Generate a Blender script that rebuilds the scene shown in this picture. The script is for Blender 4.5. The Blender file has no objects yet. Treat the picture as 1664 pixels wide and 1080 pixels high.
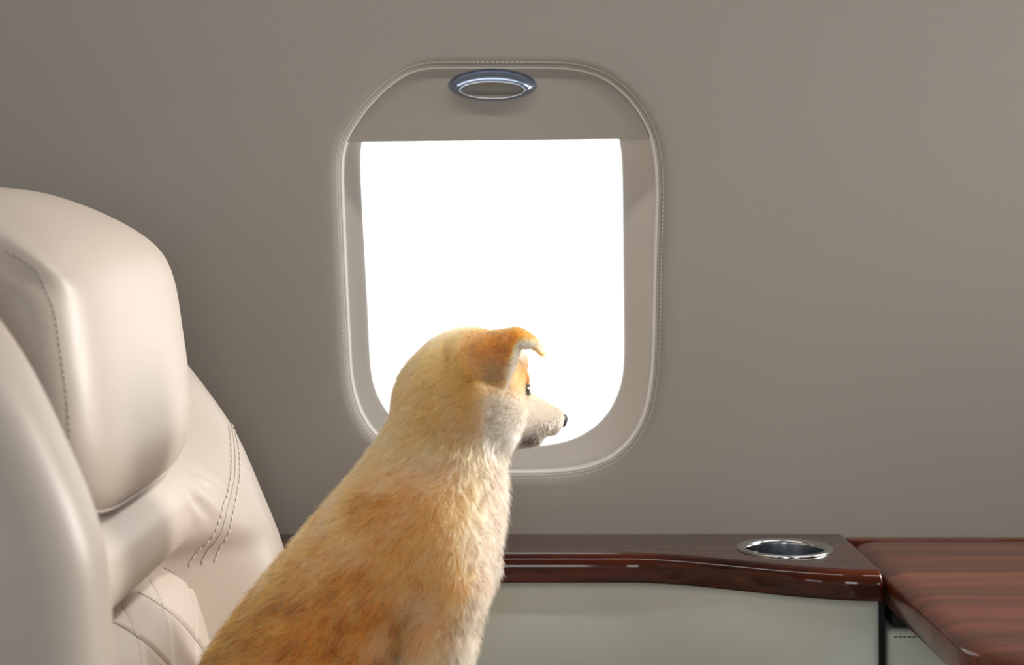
import bpy, bmesh, math
import numpy as np
from mathutils import Vector

R = np.random.RandomState(7)
scene = bpy.context.scene
COL = scene.collection

# ------------------------------------------------------------------ camera
CAM = (0.0, -1.76, 0.945)
FPX, HOR = 2640.0, 380.0                       # focal length and horizon row in the 1664x1080 frame
cam_data = bpy.data.cameras.new('camera')
cam = bpy.data.objects.new('camera', cam_data)
COL.objects.link(cam)
cam.location = CAM
cam.rotation_euler = (math.pi / 2, 0, 0)
cam_data.sensor_fit = 'HORIZONTAL'
cam_data.sensor_width = 36.0
cam_data.lens = FPX / 1664 * 36.0
cam_data.shift_y = -(540 - HOR) / 1664
cam_data.clip_start = 0.02
cam_data.dof.use_dof = True
cam_data.dof.focus_distance = 1.50
cam_data.dof.aperture_fstop = 6.5
scene.camera = cam

# ------------------------------------------------------------------ world, exposure
scene.view_settings.view_transform = 'Standard'
scene.view_settings.look = 'None'
scene.view_settings.gamma = 1.0
scene.view_settings.exposure = 0.18
scene.view_settings.use_curve_mapping = False
world = bpy.data.worlds.new('overcast_sky')
scene.world = world
world.use_nodes = True
bg = world.node_tree.nodes['Background']
bg.inputs['Color'].default_value = (1.0, 1.0, 1.0, 1)
bg.inputs['Strength'].default_value = 2.0


def area_light(name, loc, aim, sx, sy, power, color=(1, 1, 1), spread=math.pi):
    d = bpy.data.lights.new(name, 'AREA')
    d.shape = 'RECTANGLE'
    d.size, d.size_y = sx, sy
    d.energy = power
    d.color = color
    d.spread = spread
    o = bpy.data.objects.new(name, d)
    COL.objects.link(o)
    o.location = loc
    v = Vector(aim) - Vector(loc)
    o.rotation_euler = v.to_track_quat('-Z', 'Y').to_euler()
    return o


# daylight through the next window along this wall, the ceiling strips, and added fill lights without a built source
area_light('daylight_next_window', (1.02, -0.025, 1.10), (-0.30, -0.50, 0.78), 0.36, 0.50, 5.3, (1.0, 0.955, 0.91), math.radians(80))
for x, z, pw in ((-1.02, 0.98, 1.6), (0.0, 0.98, 4.3), (1.02, 0.80, 2.6), (2.04, 0.70, 1.0)):
    area_light('aisle_side_fill', (x, -2.30, z), (x * 0.8, 0, 0.50), 0.36, 0.46, pw, (0.95, 0.98, 1.0))  # added fill from across the aisle; no windows are built there
area_light('forward_end_fill', (3.35, -0.80, 1.0), (-0.3, -0.35, 0.75), 1.2, 0.8, 2.0, (1.0, 0.97, 0.93))  # added fill from the right; the end wall has no opening
for x, ln, pw in ((-0.35, 1.1, 2.9), (0.95, 1.0, 4.6)):  # left strip glints on the ledge; right one added to brighten the wall
    area_light('ceiling_strip_light', (x, -0.55, 1.82), (x, -0.551, 0), ln, 0.10, pw, (1.0, 0.95, 0.90))
area_light('seat_roll_fill', (0.52, -0.24, 1.86), (-0.27, -0.46, 0.72), 0.08, 0.08, 0.35, (1.0, 0.95, 0.89), math.radians(34))  # added spot that lifts the chair roll out of the puppy's shadow


# ------------------------------------------------------------------ helpers
def at(px, py, Y):
    d = Y - CAM[1]
    return np.array([(px - 832) / FPX * d, Y, CAM[2] - (py - HOR) / FPX * d])


def s2l(c):
    c = np.asarray(c, float) / 255.0
    return np.where(c <= 0.04045, c / 12.92, ((c + 0.055) / 1.055) ** 2.4)


def rgba(r, g, b):
    return tuple(s2l((r, g, b))) + (1.0,)


def tag(o, label=None, cat=None, group=None, kind=None):
    if label: o['label'] = label
    if cat: o['category'] = cat
    if group: o['group'] = group
    if kind: o['kind'] = kind
    return o


def empty(name, loc=(0, 0, 0)):
    o = bpy.data.objects.new(name, None)
    o.empty_display_size = 0.05
    o.location = loc
    COL.objects.link(o)
    return o


def origin(p):
    v = Vector((0, 0, 0))
    while p is not None:
        v += p.location
        p = p.parent
    return v


def link(name, data, parent=None):
    """Geometry is written in cabin coordinates; a child undoes the offset of its parents."""
    o = bpy.data.objects.new(name, data)
    COL.objects.link(o)
    if parent is not None:
        o.parent = parent
        o.location = -origin(parent)
    return o


def mesh_obj(name, verts, faces, mat, parent=None, smooth=True):
    me = bpy.data.meshes.new(name)
    me.from_pydata([tuple(map(float, v)) for v in verts], [], [tuple(map(int, f)) for f in faces])
    bm = bmesh.new(); bm.from_mesh(me)
    bmesh.ops.recalc_face_normals(bm, faces=bm.faces)
    bm.to_mesh(me); bm.free()
    if smooth:
        me.polygons.foreach_set('use_smooth', [True] * len(me.polygons))
    if mat: me.materials.append(mat)
    return link(name, me, parent)


class MB:
    """Collects shapes of ONE part."""
    def __init__(self): self.v, self.f = [], []

    def add(self, v, f):
        n = len(self.v)
        self.v += [tuple(p) for p in v]
        self.f += [tuple(i + n for i in q) for q in f]

    def box(self, a, b):
        (x0, y0, z0), (x1, y1, z1) = a, b
        self.add([(x0, y0, z0), (x1, y0, z0), (x1, y1, z0), (x0, y1, z0), (x0, y0, z1), (x1, y0, z1), (x1, y1, z1), (x0, y1, z1)],
                 [(0, 1, 2, 3), (4, 5, 6, 7), (0, 1, 5, 4), (1, 2, 6, 5), (2, 3, 7, 6), (3, 0, 4, 7)])

    def rings(self, rs, closed=True, cap0=False, cap1=False):
        n = len(rs[0])
        v = [p for r in rs for p in r]
        f = []
        for i in range(len(rs) - 1):
            for j in range(n if closed else n - 1):
                k = (j + 1) % n
                f.append((i * n + j, i * n + k, (i + 1) * n + k, (i + 1) * n + j))
        if cap0: f.append(tuple(range(n)))
        if cap1: f.append(tuple(range((len(rs) - 1) * n, len(rs) * n)))
        self.add(v, f)

    def tube(self, pts, r, n=8, closed=False):
        pts = [np.asarray(p, float) for p in pts]
        m = len(pts)
        rs = []
        for i, p in enumerate(pts):
            a = pts[(i - 1) % m] if closed or i > 0 else p
            b = pts[(i + 1) % m] if closed or i < m - 1 else p
            t = b - a; t /= np.linalg.norm(t) + 1e-12
            up = np.array([0, 1.0, 0]) if abs(t[1]) < 0.9 else np.array([1.0, 0, 0])
            u = np.cross(t, up); u /= np.linalg.norm(u)
            w = np.cross(t, u)
            rr = r[i] if hasattr(r, '__len__') else r
            rs.append([p + rr * (math.cos(2 * math.pi * k / n) * u + math.sin(2 * math.pi * k / n) * w) for k in range(n)])
        if closed: rs.append(rs[0])
        self.rings(rs, True, not closed, not closed)

    def build(self, name, mat, parent=None, smooth=True, bevel=0, seg=3):
        o = mesh_obj(name, self.v, self.f, mat, parent, smooth)
        if bevel:
            b = o.modifiers.new('bevel', 'BEVEL'); b.width = bevel; b.segments = seg; b.limit_method = 'ANGLE'
            w = o.modifiers.new('wn', 'WEIGHTED_NORMAL'); w.keep_sharp = True
        return o


def ip(x, xs, ys):
    """Smooth (monotone cubic) interpolation through the listed points."""
    xs = np.asarray(xs, float); ys = np.asarray(ys, float)
    if xs[0] > xs[-1]: xs, ys = xs[::-1], ys[::-1]
    h = np.diff(xs); d = np.diff(ys) / h
    m = np.zeros_like(xs); m[0], m[-1] = d[0], d[-1]
    for i in range(1, len(xs) - 1):
        m[i] = 0 if d[i - 1] * d[i] <= 0 else 2 * d[i - 1] * d[i] / (d[i - 1] + d[i])
    x = np.clip(np.asarray(x, float), xs[0], xs[-1])
    i = np.clip(np.searchsorted(xs, x) - 1, 0, len(h) - 1)
    t = (x - xs[i]) / h[i]
    return ((2 * t**3 - 3 * t**2 + 1) * ys[i] + (t**3 - 2 * t**2 + t) * h[i] * m[i]
            + (-2 * t**3 + 3 * t**2) * ys[i + 1] + (t**3 - t**2) * h[i] * m[i + 1])


def sstep(a, b, x):
    t = np.clip((np.asarray(x, float) - a) / (b - a), 0, 1)
    return t * t * (3 - 2 * t)


# ------------------------------------------------------------------ materials
def new_mat(name):
    m = bpy.data.materials.new(name); m.use_nodes = True
    nt = m.node_tree
    return m, nt, nt.nodes['Principled BSDF']


def node(nt, typ, **kw):
    n = nt.nodes.new(typ)
    for k, v in kw.items():
        if k in n.inputs: n.inputs[k].default_value = v
        else: setattr(n, k, v)
    return n


def leather(name, col, rough=0.45, bump=0.06, scale=900, var=0.04, coat=0.0, wrinkle=0.0):
    m, nt, b = new_mat(name)
    tc = node(nt, 'ShaderNodeTexCoord')
    n1 = node(nt, 'ShaderNodeTexNoise', Scale=4.0, Detail=3.0)
    nt.links.new(tc.outputs['Object'], n1.inputs['Vector'])
    ramp = node(nt, 'ShaderNodeMix', data_type='RGBA')
    c = np.array(col[:3])
    ramp.inputs[6].default_value = tuple(c * (1 - var)) + (1,)
    ramp.inputs[7].default_value = tuple(np.minimum(c * (1 + var), 1)) + (1,)
    nt.links.new(n1.outputs['Fac'], ramp.inputs[0])
    nt.links.new(ramp.outputs[2], b.inputs['Base Color'])
    b.inputs['Roughness'].default_value = rough
    b.inputs['Coat Weight'].default_value = coat
    b.inputs['Coat Roughness'].default_value = 0.3
    v = node(nt, 'ShaderNodeTexVoronoi', Scale=scale)
    nt.links.new(tc.outputs['Object'], v.inputs['Vector'])
    bp = node(nt, 'ShaderNodeBump', Strength=bump, Distance=0.0006)
    nt.links.new(v.outputs['Distance'], bp.inputs['Height'])
    last = bp
    if wrinkle:
        n2 = node(nt, 'ShaderNodeTexNoise', Scale=16.0, Detail=2.0, Distortion=0.6)
        nt.links.new(tc.outputs['Object'], n2.inputs['Vector'])
        b2 = node(nt, 'ShaderNodeBump', Strength=wrinkle, Distance=0.006)
        nt.links.new(n2.outputs['Fac'], b2.inputs['Height'])
        nt.links.new(bp.outputs['Normal'], b2.inputs['Normal'])
        last = b2
    nt.links.new(last.outputs['Normal'], b.inputs['Normal'])
    return m


def plain(name, col, rough=0.5, metal=0.0, coat=0.0, bump=0.0):
    m, nt, b = new_mat(name)
    tc = node(nt, 'ShaderNodeTexCoord')
    n1 = node(nt, 'ShaderNodeTexNoise', Scale=60.0, Detail=2.0)
    nt.links.new(tc.outputs['Object'], n1.inputs['Vector'])
    mr = node(nt, 'ShaderNodeMapRange')
    mr.inputs['To Min'].default_value = max(rough - 0.03, 0.02)
    mr.inputs['To Max'].default_value = rough + 0.03
    nt.links.new(n1.outputs['Fac'], mr.inputs['Value'])
    nt.links.new(mr.outputs['Result'], b.inputs['Roughness'])
    b.inputs['Base Color'].default_value = col
    b.inputs['Metallic'].default_value = metal
    b.inputs['Coat Weight'].default_value = coat
    return m


def wood(name, dark, mid, light, stretch, rough=0.35, coat=1.0, scale=1.0):
    m, nt, b = new_mat(name)
    tc = node(nt, 'ShaderNodeTexCoord')
    mp = node(nt, 'ShaderNodeMapping')
    mp.inputs['Scale'].default_value = stretch
    nt.links.new(tc.outputs['Object'], mp.inputs['Vector'])
    n1 = node(nt, 'ShaderNodeTexNoise', Scale=34.0 * scale, Detail=6.0, Roughness=0.62, Distortion=0.4)
    nt.links.new(mp.outputs['Vector'], n1.inputs['Vector'])
    cr = node(nt, 'ShaderNodeValToRGB')
    e = cr.color_ramp.elements
    e[0].position, e[0].color = 0.30, dark
    e[1].position, e[1].color = 0.72, light
    k = e.new(0.50); k.color = mid
    nt.links.new(n1.outputs['Fac'], cr.inputs['Fac'])
    n2 = node(nt, 'ShaderNodeTexNoise', Scale=240.0 * scale, Detail=3.0)
    nt.links.new(mp.outputs['Vector'], n2.inputs['Vector'])
    mx = node(nt, 'ShaderNodeMix', data_type='RGBA', blend_type='MULTIPLY')
    mx.inputs[0].default_value = 0.35
    nt.links.new(cr.outputs['Color'], mx.inputs[6])
    nt.links.new(n2.outputs['Fac'], mx.inputs[7])
    nt.links.new(mx.outputs[2], b.inputs['Base Color'])
    b.inputs['Roughness'].default_value = rough
    b.inputs['Specular IOR Level'].default_value = 0.1
    b.inputs['Coat Weight'].default_value = coat
    b.inputs['Coat IOR'].default_value = 1.4
    b.inputs['Coat Roughness'].default_value = 0.05
    return m


M_WALL = leather('wall_leather', rgba(165, 159, 151), 0.55, 0.05, 1100, 0.02)
M_REVEAL = plain('window_reveal_plastic', rgba(214, 208, 199), 0.5)
M_PIPE = plain('window_piping_white', rgba(240, 237, 231), 0.4)
M_THREAD = plain('thread_pale', rgba(240, 236, 228), 0.7)
M_SEATTHREAD = plain('seat_thread', rgba(212, 204, 193), 0.7)
M_QUILT = plain('quilting_thread', rgba(120, 108, 96), 0.8)
M_SHADE = plain('shade_panel_plastic', rgba(168, 162, 152), 0.5)
M_CHROME = plain('blue_reflection_chrome', rgba(164, 180, 208), 0.26, 1.0)  # bluish base colour stands in for reflected daylight
M_INLAY = plain('handle_inlay_plastic', rgba(150, 146, 134), 0.4)
M_STEEL = plain('polished_steel', rgba(205, 208, 210), 0.18, 1.0)
M_DARKSTEEL = plain('well_steel', rgba(166, 171, 178), 0.2, 1.0)
M_LEDGE = wood('ledge_mahogany', rgba(26, 8, 3), rgba(66, 22, 8), rgba(104, 42, 16), (0.12, 1.0, 1.4))
M_TABLE = wood('table_mahogany', rgba(54, 26, 17), rgba(104, 52, 34), rgba(136, 74, 49), (0.05, 1.0, 1.0), 0.4, 0.8, 0.9)
M_SAGE = leather('sage_leather', rgba(210, 217, 207), 0.5, 0.08, 800, 0.03)
M_SEAT = leather('cream_seat_leather', rgba(182, 171, 160), 0.42, 0.05, 900, 0.02, 0.0)
M_SEATG = leather('cream_seat_leather_soft', rgba(182, 171, 160), 0.42, 0.05, 900, 0.02, 0.0, 0.10)
M_BLACK = plain('black_void', rgba(10, 10, 10), 0.7)
M_CARPET = leather('beige_carpet', rgba(205, 202, 196), 0.95, 0.5, 500, 0.08)
M_CEIL = leather('ceiling_fabric', rgba(158, 152, 143), 0.8, 0.05, 900, 0.02)

m, nt, b = new_mat('window_glass'); M_GLASS = m
nt.nodes.remove(b)
tr = node(nt, 'ShaderNodeBsdfTransparent'); gl = node(nt, 'ShaderNodeBsdfGlossy', Roughness=0.02)
fr = node(nt, 'ShaderNodeFresnel', IOR=1.3); mxs = node(nt, 'ShaderNodeMixShader')
nt.links.new(fr.outputs[0], mxs.inputs[0]); nt.links.new(tr.outputs[0], mxs.inputs[1]); nt.links.new(gl.outputs[0], mxs.inputs[2])
nt.links.new(mxs.outputs[0], nt.nodes['Material Output'].inputs['Surface'])

# ------------------------------------------------------------------ window outlines
WC = (812.0, 432.0)
OUTER = [(690, 109), (760, 108), (812, 108), (870, 108), (920, 109), (955, 115), (992, 131), (1030, 166), (1055, 207), (1066, 242), (1071, 300),
         (1070, 350), (1067, 450), (1065, 560), (1061, 620), (1052, 668), (1035, 705), (1006, 738), (965, 759), (915, 768), (860, 770), (800, 770),
         (745, 768), (697, 761), (655, 744), (622, 721), (596, 693), (578, 656), (568, 610), (564, 540), (559, 440), (555, 340), (553, 280),
         (556, 240), (568, 214), (592, 178), (622, 146), (655, 121)]
INNER = [(700, 150), (812, 146), (925, 150), (968, 165), (996, 200), (1007, 232), (1011, 290), (1012, 400), (1013, 500), (1013, 590), (1006, 632), (986, 673),
         (950, 704), (905, 720), (850, 724), (790, 724), (735, 722), (690, 712), (655, 694), (632, 672), (613, 640), (603, 600),
         (598, 500), (592, 390), (587, 290), (587, 240), (598, 200), (636, 165)]
NW = 256


def radial(pts):
    """Closed Catmull-Rom curve through the points, resampled at even angles about the window's centre."""
    P = np.array(pts, float); n = len(P); C = []
    for i in range(n):
        p0, p1, p2, p3 = P[i - 1], P[i], P[(i + 1) % n], P[(i + 2) % n]
        for t in np.linspace(0, 1, 24, endpoint=False):
            C.append(0.5 * (2 * p1 + (p2 - p0) * t + (2 * p0 - 5 * p1 + 4 * p2 - p3) * t * t + (3 * p1 - p0 - 3 * p2 + p3) * t ** 3))
    C = np.array(C)
    for _ in range(60): C = 0.25 * np.roll(C, 1, 0) + 0.5 * C + 0.25 * np.roll(C, -1, 0)
    a = np.arctan2(C[:, 1] - WC[1], C[:, 0] - WC[0]); r = np.hypot(C[:, 0] - WC[0], C[:, 1] - WC[1])
    o = np.argsort(a); a, r = a[o], r[o]
    th = -math.pi + 2 * math.pi * np.arange(NW) / NW
    rr = np.interp(th, np.concatenate([a - 2 * math.pi, a, a + 2 * math.pi]), np.concatenate([r, r, r]))
    for _ in range(3): rr = 0.25 * np.roll(rr, 1) + 0.5 * rr + 0.25 * np.roll(rr, -1)
    return np.stack([WC[0] + rr * np.cos(th), WC[1] + rr * np.sin(th)], 1)


O_PX, I_PX = radial(OUTER), radial(INNER)


def ring_at(px, Y, off=0.0):
    """Outline (measured on the photograph's plane at depth Y) in metres, pushed outward by off."""
    P = np.array([at(x, y, Y) for x, y in px])
    t = np.roll(P, -1, 0) - np.roll(P, 1, 0)
    n = np.stack([t[:, 2], 0 * t[:, 0], -t[:, 0]], 1); n /= np.linalg.norm(n, axis=1)[:, None]
    c = P.mean(0)
    if ((P - c) * n).sum() < 0: n = -n
    return P + n * off


# ------------------------------------------------------------------ wall with three window openings
XW = 1.56
ROOF, BACK = 1.90, -2.40
wall = MB()
PITCH_X = 1.02                                  # window spacing along the fuselage
ROLL = 0.013


def wall_panel(x0, x1, shift):
    z0, z1 = 0.0, ROOF
    rs = []
    for k in range(7):
        a = math.pi / 2 * k / 6
        r = ring_at(O_PX, 0.0, ROLL * (1 - math.cos(a)))
        r[:, 1] = ROLL * (1 - math.sin(a))
        rs.append(r + np.array([shift, 0, 0]))
    c = rs[-1].mean(0)
    end = []
    for p in rs[-1]:
        d = p - c
        ts = [((x1 if d[0] > 0 else x0) - c[0]) / d[0] if abs(d[0]) > 1e-9 else 1e9, ((z1 if d[2] > 0 else z0) - c[2]) / d[2] if abs(d[2]) > 1e-9 else 1e9]
        end.append(c + d * min(ts))
    end = np.array(end)
    for cx in (x0, x1):
        for cz in (z0, z1):
            q = np.array([cx, 0, cz]); j = np.argmin(np.linalg.norm(end - q, axis=1)); end[j] = q
    base = rs[-1]
    for f in (0.04, 0.12, 0.3, 0.6, 1.0):
        rs.append(base * (1 - f) + end * f)
    wall.rings(rs)


for k in (0, -1, 1, 2, 3):
    wall_panel((k - 0.5) * PITCH_X, (k + 0.5) * PITCH_X, k * PITCH_X)
w = wall.build('wall_front', M_WALL)
tag(w, kind='structure')
bm = bmesh.new(); bm.from_mesh(w.data); bmesh.ops.remove_doubles(bm, verts=bm.verts, dist=1e-5); bm.to_mesh(w.data); bm.free()

XE, XF = 1.5 * PITCH_X, 3.5 * PITCH_X            # aft and forward ends of the cabin
for nm, a, b_, mt in (('floor', (-XE, BACK, -0.02), (XF, 0.0, 0.0), M_CARPET), ('ceiling', (-XE, BACK, ROOF), (XF, 0.0, ROOF + 0.02), M_CEIL),
                      ('wall_back', (-XE, BACK - 0.02, 0.0), (XF, BACK, ROOF), M_WALL), ('wall_left', (-XE - 0.02, BACK, 0.0), (-XE, 0.0, ROOF), M_WALL),
                      ('wall_right', (XF, BACK, 0.0), (XF + 0.02, 0.0, ROOF), M_WALL)):
    q = MB(); q.box(a, b_); tag(q.build(nm, mt, None, False), kind='structure')

# ------------------------------------------------------------------ windows
REVEAL = [(0.0, ROLL, 0.0), (0.004, 0.030, 0.0), (0.012, 0.046, 0.02), (0.016, 0.056, 0.18), (0.02, 0.062, 0.42), (0.02, 0.070, 0.70), (0.02, 0.078, 0.93), (0.02, 0.084, 1.0), (0.02, 0.092, 1.0)]


def make_window(idx, shift):
    root = empty('window_%d' % idx, (shift - 0.013, 0.0, 0.91))
    tag(root, kind='structure')
    S = np.array([shift, 0, 0])
    rv = MB(); rs = []
    for inset, Y, mix in REVEAL:
        px = O_PX * (1 - mix) + I_PX * mix
        r = ring_at(px, Y) if mix else ring_at(O_PX, 0.0, -0.0006 - inset * 0.1)
        r[:, 1] = Y
        rs.append(r + S)
    rv.rings(rs)
    rv.build('window_frame', M_REVEAL, root)
    pp = MB(); r = ring_at(O_PX, 0.0, 0.0); r[:, 1] = 0.0105
    pp.tube(list(r + S), 0.0016, 8, True)
    r = ring_at(O_PX, 0.0, 0.0022); r[:, 1] = 0.0068
    pp.tube(list(r + S), 0.0007, 6, True)
    pp.build('piping', M_PIPE, root)
    st = MB()
    r = ring_at(O_PX, 0.0, 0.0048); r[:, 1] = 0.0028
    L = list(r + S)
    for i in range(NW):
        a, b2 = L[i], L[(i + 1) % NW]
        n = max(1, int(round(np.linalg.norm(b2 - a) / 0.0036)))
        for k in range(n):
            st.tube([a + (b2 - a) * (k + 0.15) / n, a + (b2 - a) * (k + 0.8) / n], 0.00042, 5)
    st.build('stitching', M_THREAD, root)
    gp = MB(); r = ring_at(I_PX, 0.088, 0.004)
    r2 = r.copy(); r[:, 1] = 0.0875; r2[:, 1] = 0.0905
    gp.rings([r + S, r2 + S], True, True, True)
    gp.build('window_pane', M_GLASS, root, False)
    return root


for i, k in enumerate((0, 1, -1, 2, 3)):
    make_window(i + 1, k * PITCH_X)

# pull-down shade with its chrome finger pull
sh = MB()
top = [p for p in O_PX if p[1] < 222]
c0 = np.array([812.0, 226.0])
A = [np.array([559.5, 229.5])]; B = np.array([1057.5, 224.0])
arc = sorted(top, key=lambda p: math.atan2(p[1] - 226, p[0] - 812))
arc = [p + (c0 - p) / np.linalg.norm(c0 - p) * 1.6 for p in arc]
poly = A + arc + [B]
n = 40
poly += [B + (A[0] - B) * k / n for k in range(1, n)]
front = np.array([at(p[0], p[1], 0.0) for p in poly]); front[:, 1] = 0.0165
back = front.copy(); back[:, 1] = 0.0205
cen = np.array([[812 - 832, 0, 0]]) * 0
shade_root = empty('window_shade', (-0.013, 0.018, 1.05))
tag(shade_root, 'beige pull-down shade lowered over the top of the cabin window', 'window shade')
f2 = front.copy(); ctr = front.mean(0); f2 = ctr + (front - ctr) * 0.994; f2[:, 1] = 0.0155
sh.rings([back, front, f2], True, True, True)
sh.build('shade_panel', M_SHADE, shade_root, False)


def ell(cx, cy, rx, ry, Y, n=72):
    out = []
    for k in range(n):
        t = 2 * math.pi * k / n
        p = at(cx + rx * math.cos(t), cy + ry * math.sin(t), 0.0); p[1] = Y
        out.append(p)
    return np.array(out)


hd = MB()
rs = []
for k in range(15):
    t = k / 14.0
    a = math.pi * t
    cx, cy = 800, 136.0 + (146 - 136.0) * t
    rx, ry = 73 + (52 - 73) * t, 26.5 + (13.6 - 26.5) * t
    # dome between the outer rim and the inner lip: an arched section
    rs.append(ell(cx, cy, rx, ry, 0.0158 - 0.0135 * math.sin(math.pi / 2 * t) ** 0.9))
rs.append(ell(800, 146, 51, 13.0, 0.0120))
hd.rings(rs)
handle = hd.build('shade_handle', M_CHROME, shade_root)
lp = MB(); lp.tube(list(ell(800, 146, 52, 13.6, 0.0026)), 0.0007, 6, True)
lp.build('handle_lip', M_STEEL, handle)
il = MB(); r1 = ell(800, 146, 51.5, 13.4, 0.0105); r0 = ell(800, 146, 30, 7, 0.0125)
il.rings([r1, r0], True, False, True)
il.build('handle_inlay', M_INLAY, handle)

# ------------------------------------------------------------------ side ledge (wood), panels, table
ZT = 0.620
XR = 0.3575                                    # right end of the ledge


def front_y(x):
    return -0.113 - 0.083 * sstep(0.115, 0.35, x)


def swept(xs, prof, fy):
    """prof: list of (offset from the front face, z); one ring per x, closed back to the wall."""
    rs = []
    for x in xs:
        y = float(fy(x))
        rs.append([(x, min(y + o, -0.0005) if o < 5 else -0.0005, z) for o, z in prof])
    return rs


RND = 0.014
prof = [(9, ZT - 0.0290), (0.014, ZT - 0.0290)]
prof += [(0.003 * (1 - math.sin(a)), ZT - 0.0290 + 0.003 * (1 - math.cos(a))) for a in np.linspace(0, math.pi / 2, 4)]
prof += [(RND * (1 - math.cos(a)), ZT - RND + RND * math.sin(a)) for a in np.linspace(0, math.pi / 2, 9)]
prof += [(9, ZT)]
lg = MB()
xs = list(np.linspace(-1.5, 0.05, 24)) + list(np.linspace(0.06, XR - 0.003, 60))
rs = swept(xs, prof, front_y)
# rounded right end
last = rs[-1]
for a in np.linspace(0.3, math.pi / 2, 4):
    dx, ins = 0.003 * math.sin(a), 0.003 * (1 - math.cos(a))
    zc = ZT - 0.0145
    rs.append([(XR - 0.003 + dx, y + (ins if y < -0.01 else 0), zc + (z - zc) * (1 - ins / 0.0145)) for (_, y, z) in last])
lg.rings(rs, True, True, True)
ledge_root = empty('side_ledge', (-0.1, -0.06, ZT - 0.029))
tag(ledge_root, 'glossy dark mahogany side ledge with curved front, running along the wall below the window', 'ledge')
ledge = lg.build('ledge_top', M_LEDGE, ledge_root)
for p in ledge.data.polygons:
    p.use_smooth = True
# cup holder bored through the ledge
CX, CY, CR = 0.2817, -0.082, 0.0496
cu = MB()
cu.rings([[(CX + 0.0432 * math.cos(t), CY + 0.0432 * math.sin(t), z) for t in np.linspace(0, 2 * math.pi, 64, endpoint=False)] for z in (ZT - 0.06, ZT + 0.03)], True, True, True)
cut = cu.build('cutter', None)
bo = ledge.modifiers.new('hole', 'BOOLEAN'); bo.operation = 'DIFFERENCE'; bo.object = cut; bo.solver = 'EXACT'
bpy.context.view_layer.update()
dg = bpy.context.evaluated_depsgraph_get()
newme = bpy.data.meshes.new_from_object(ledge.evaluated_get(dg))
ledge.modifiers.clear(); ledge.data = newme
bpy.data.objects.remove(cut)
bv = ledge.modifiers.new('wn', 'WEIGHTED_NORMAL'); bv.keep_sharp = True
newme.set_sharp_from_angle(angle=math.radians(35))

cup = empty('cup_holder', (CX, CY, ZT - 0.055))
tag(cup, 'round polished steel cup holder sunk into the wooden side ledge', 'cup holder')


def circ(r, z, n=72):
    return [(CX + r * math.cos(2 * math.pi * k / n), CY + r * math.sin(2 * math.pi * k / n), z) for k in range(n)]


rim = MB()
pr = [(CR, ZT + 0.0003), (CR, ZT + 0.0012), (CR - 0.001, ZT + 0.0022), (CR - 0.003, ZT + 0.0027), (0.0425, ZT + 0.0020), (0.0405, ZT + 0.0008), (0.0400, ZT - 0.002)]
rim.rings([circ(r, z) for r, z in pr])
rim.build('rim', M_STEEL, cup)
well = MB()
pr = [(0.0402, ZT - 0.001), (0.0396, ZT - 0.012), (0.0392, ZT - 0.024), (0.0380, ZT - 0.052), (0.034, ZT - 0.056), (0.01, ZT - 0.056)]
well.rings([circ(r, z) for r, z in pr], True, False, True)
well.build('well', M_DARKSTEEL, cup)

pn = MB()
pf = [(0.038, 0.02), (0.016, 0.02), (0.0135, 0.04)] + [(0.0135, z) for z in np.linspace(0.1, 0.574, 8)]
pf += [(0.0135 + 0.010 * (1 - math.cos(a)), 0.580 + 0.0105 * math.sin(a)) for a in np.linspace(0.1, math.pi / 2, 6)]
pf += [(0.038, 0.5905)]
rs = swept([x for x in xs], pf, front_y)
rs.append([(XR - 0.0005, y + (0.004 if y < -0.02 else 0), z) for (_, y, z) in rs[-1]])
pn.rings(rs, True, True, True)
pan = pn.build('side_console', M_SAGE)
tag(pan, 'sage grey leather console front under the curved mahogany ledge behind the puppy', 'console')

st = MB(); st.box((XR + 0.004, -0.0105, 0.565), (XE - 0.02, -0.0005, ZT - 0.003))
trim = st.build('trim_1', M_TABLE, None, True, 0.002); tag(trim, kind='structure')

# fold-out table on the right
TZ = 0.615
TX0, TX1, TY0, TY1 = 0.3640, 1.18, -0.530, -0.0112
tb = MB()


def rr_ring(ins, z, rn=0.10, rw=0.012):
    x0, x1, y0, y1 = TX0 + ins, TX1 - ins, TY0 + ins, TY1 - ins * 0.06
    rn = rn - ins * 0.5
    out = []
    for (cx, cy, r, a0) in ((x1 - rn, y0 + rn, rn, -90), (x1 - rw, y1 - rw, rw, 0), (x0 + rw, y1 - rw, rw, 90), (x0 + rn, y0 + rn, rn, 180)):
        for a in np.linspace(a0, a0 + 90, 13):
            out.append((cx + r * math.cos(math.radians(a)), cy + r * math.sin(math.radians(a)), z))
    return out


rs = [rr_ring(0.03, TZ - 0.033), rr_ring(0.002, TZ - 0.033), rr_ring(0.0, TZ - 0.031)]
for a in np.linspace(0, math.pi / 2, 8):
    rs.append(rr_ring(0.026 * (1 - math.cos(a)), TZ - 0.009 + 0.009 * math.sin(a)))
rs.append(rr_ring(0.05, TZ))
tb.rings(rs, True, True, True)
table = empty('cabin_table', (0.77, -0.23, 0.30))
tag(table, 'reddish brown mahogany pull-out table with rounded corner, right of the ledge', 'table')
tb.build('tabletop', M_TABLE, table)
sl = MB(); sl.box((0.372, -0.168, 0.560), (1.12, -0.05, TZ - 0.0335))  # black block stands in for the deep shade under the table
sl.build('dark_gap_block', M_BLACK, table, False, 0.004)
lgm = MB(); lgm.box((0.62, -0.34, 0.0), (0.90, -0.22, 0.561))
lgm.build('pedestal', M_BLACK, table, False, 0.01)

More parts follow.
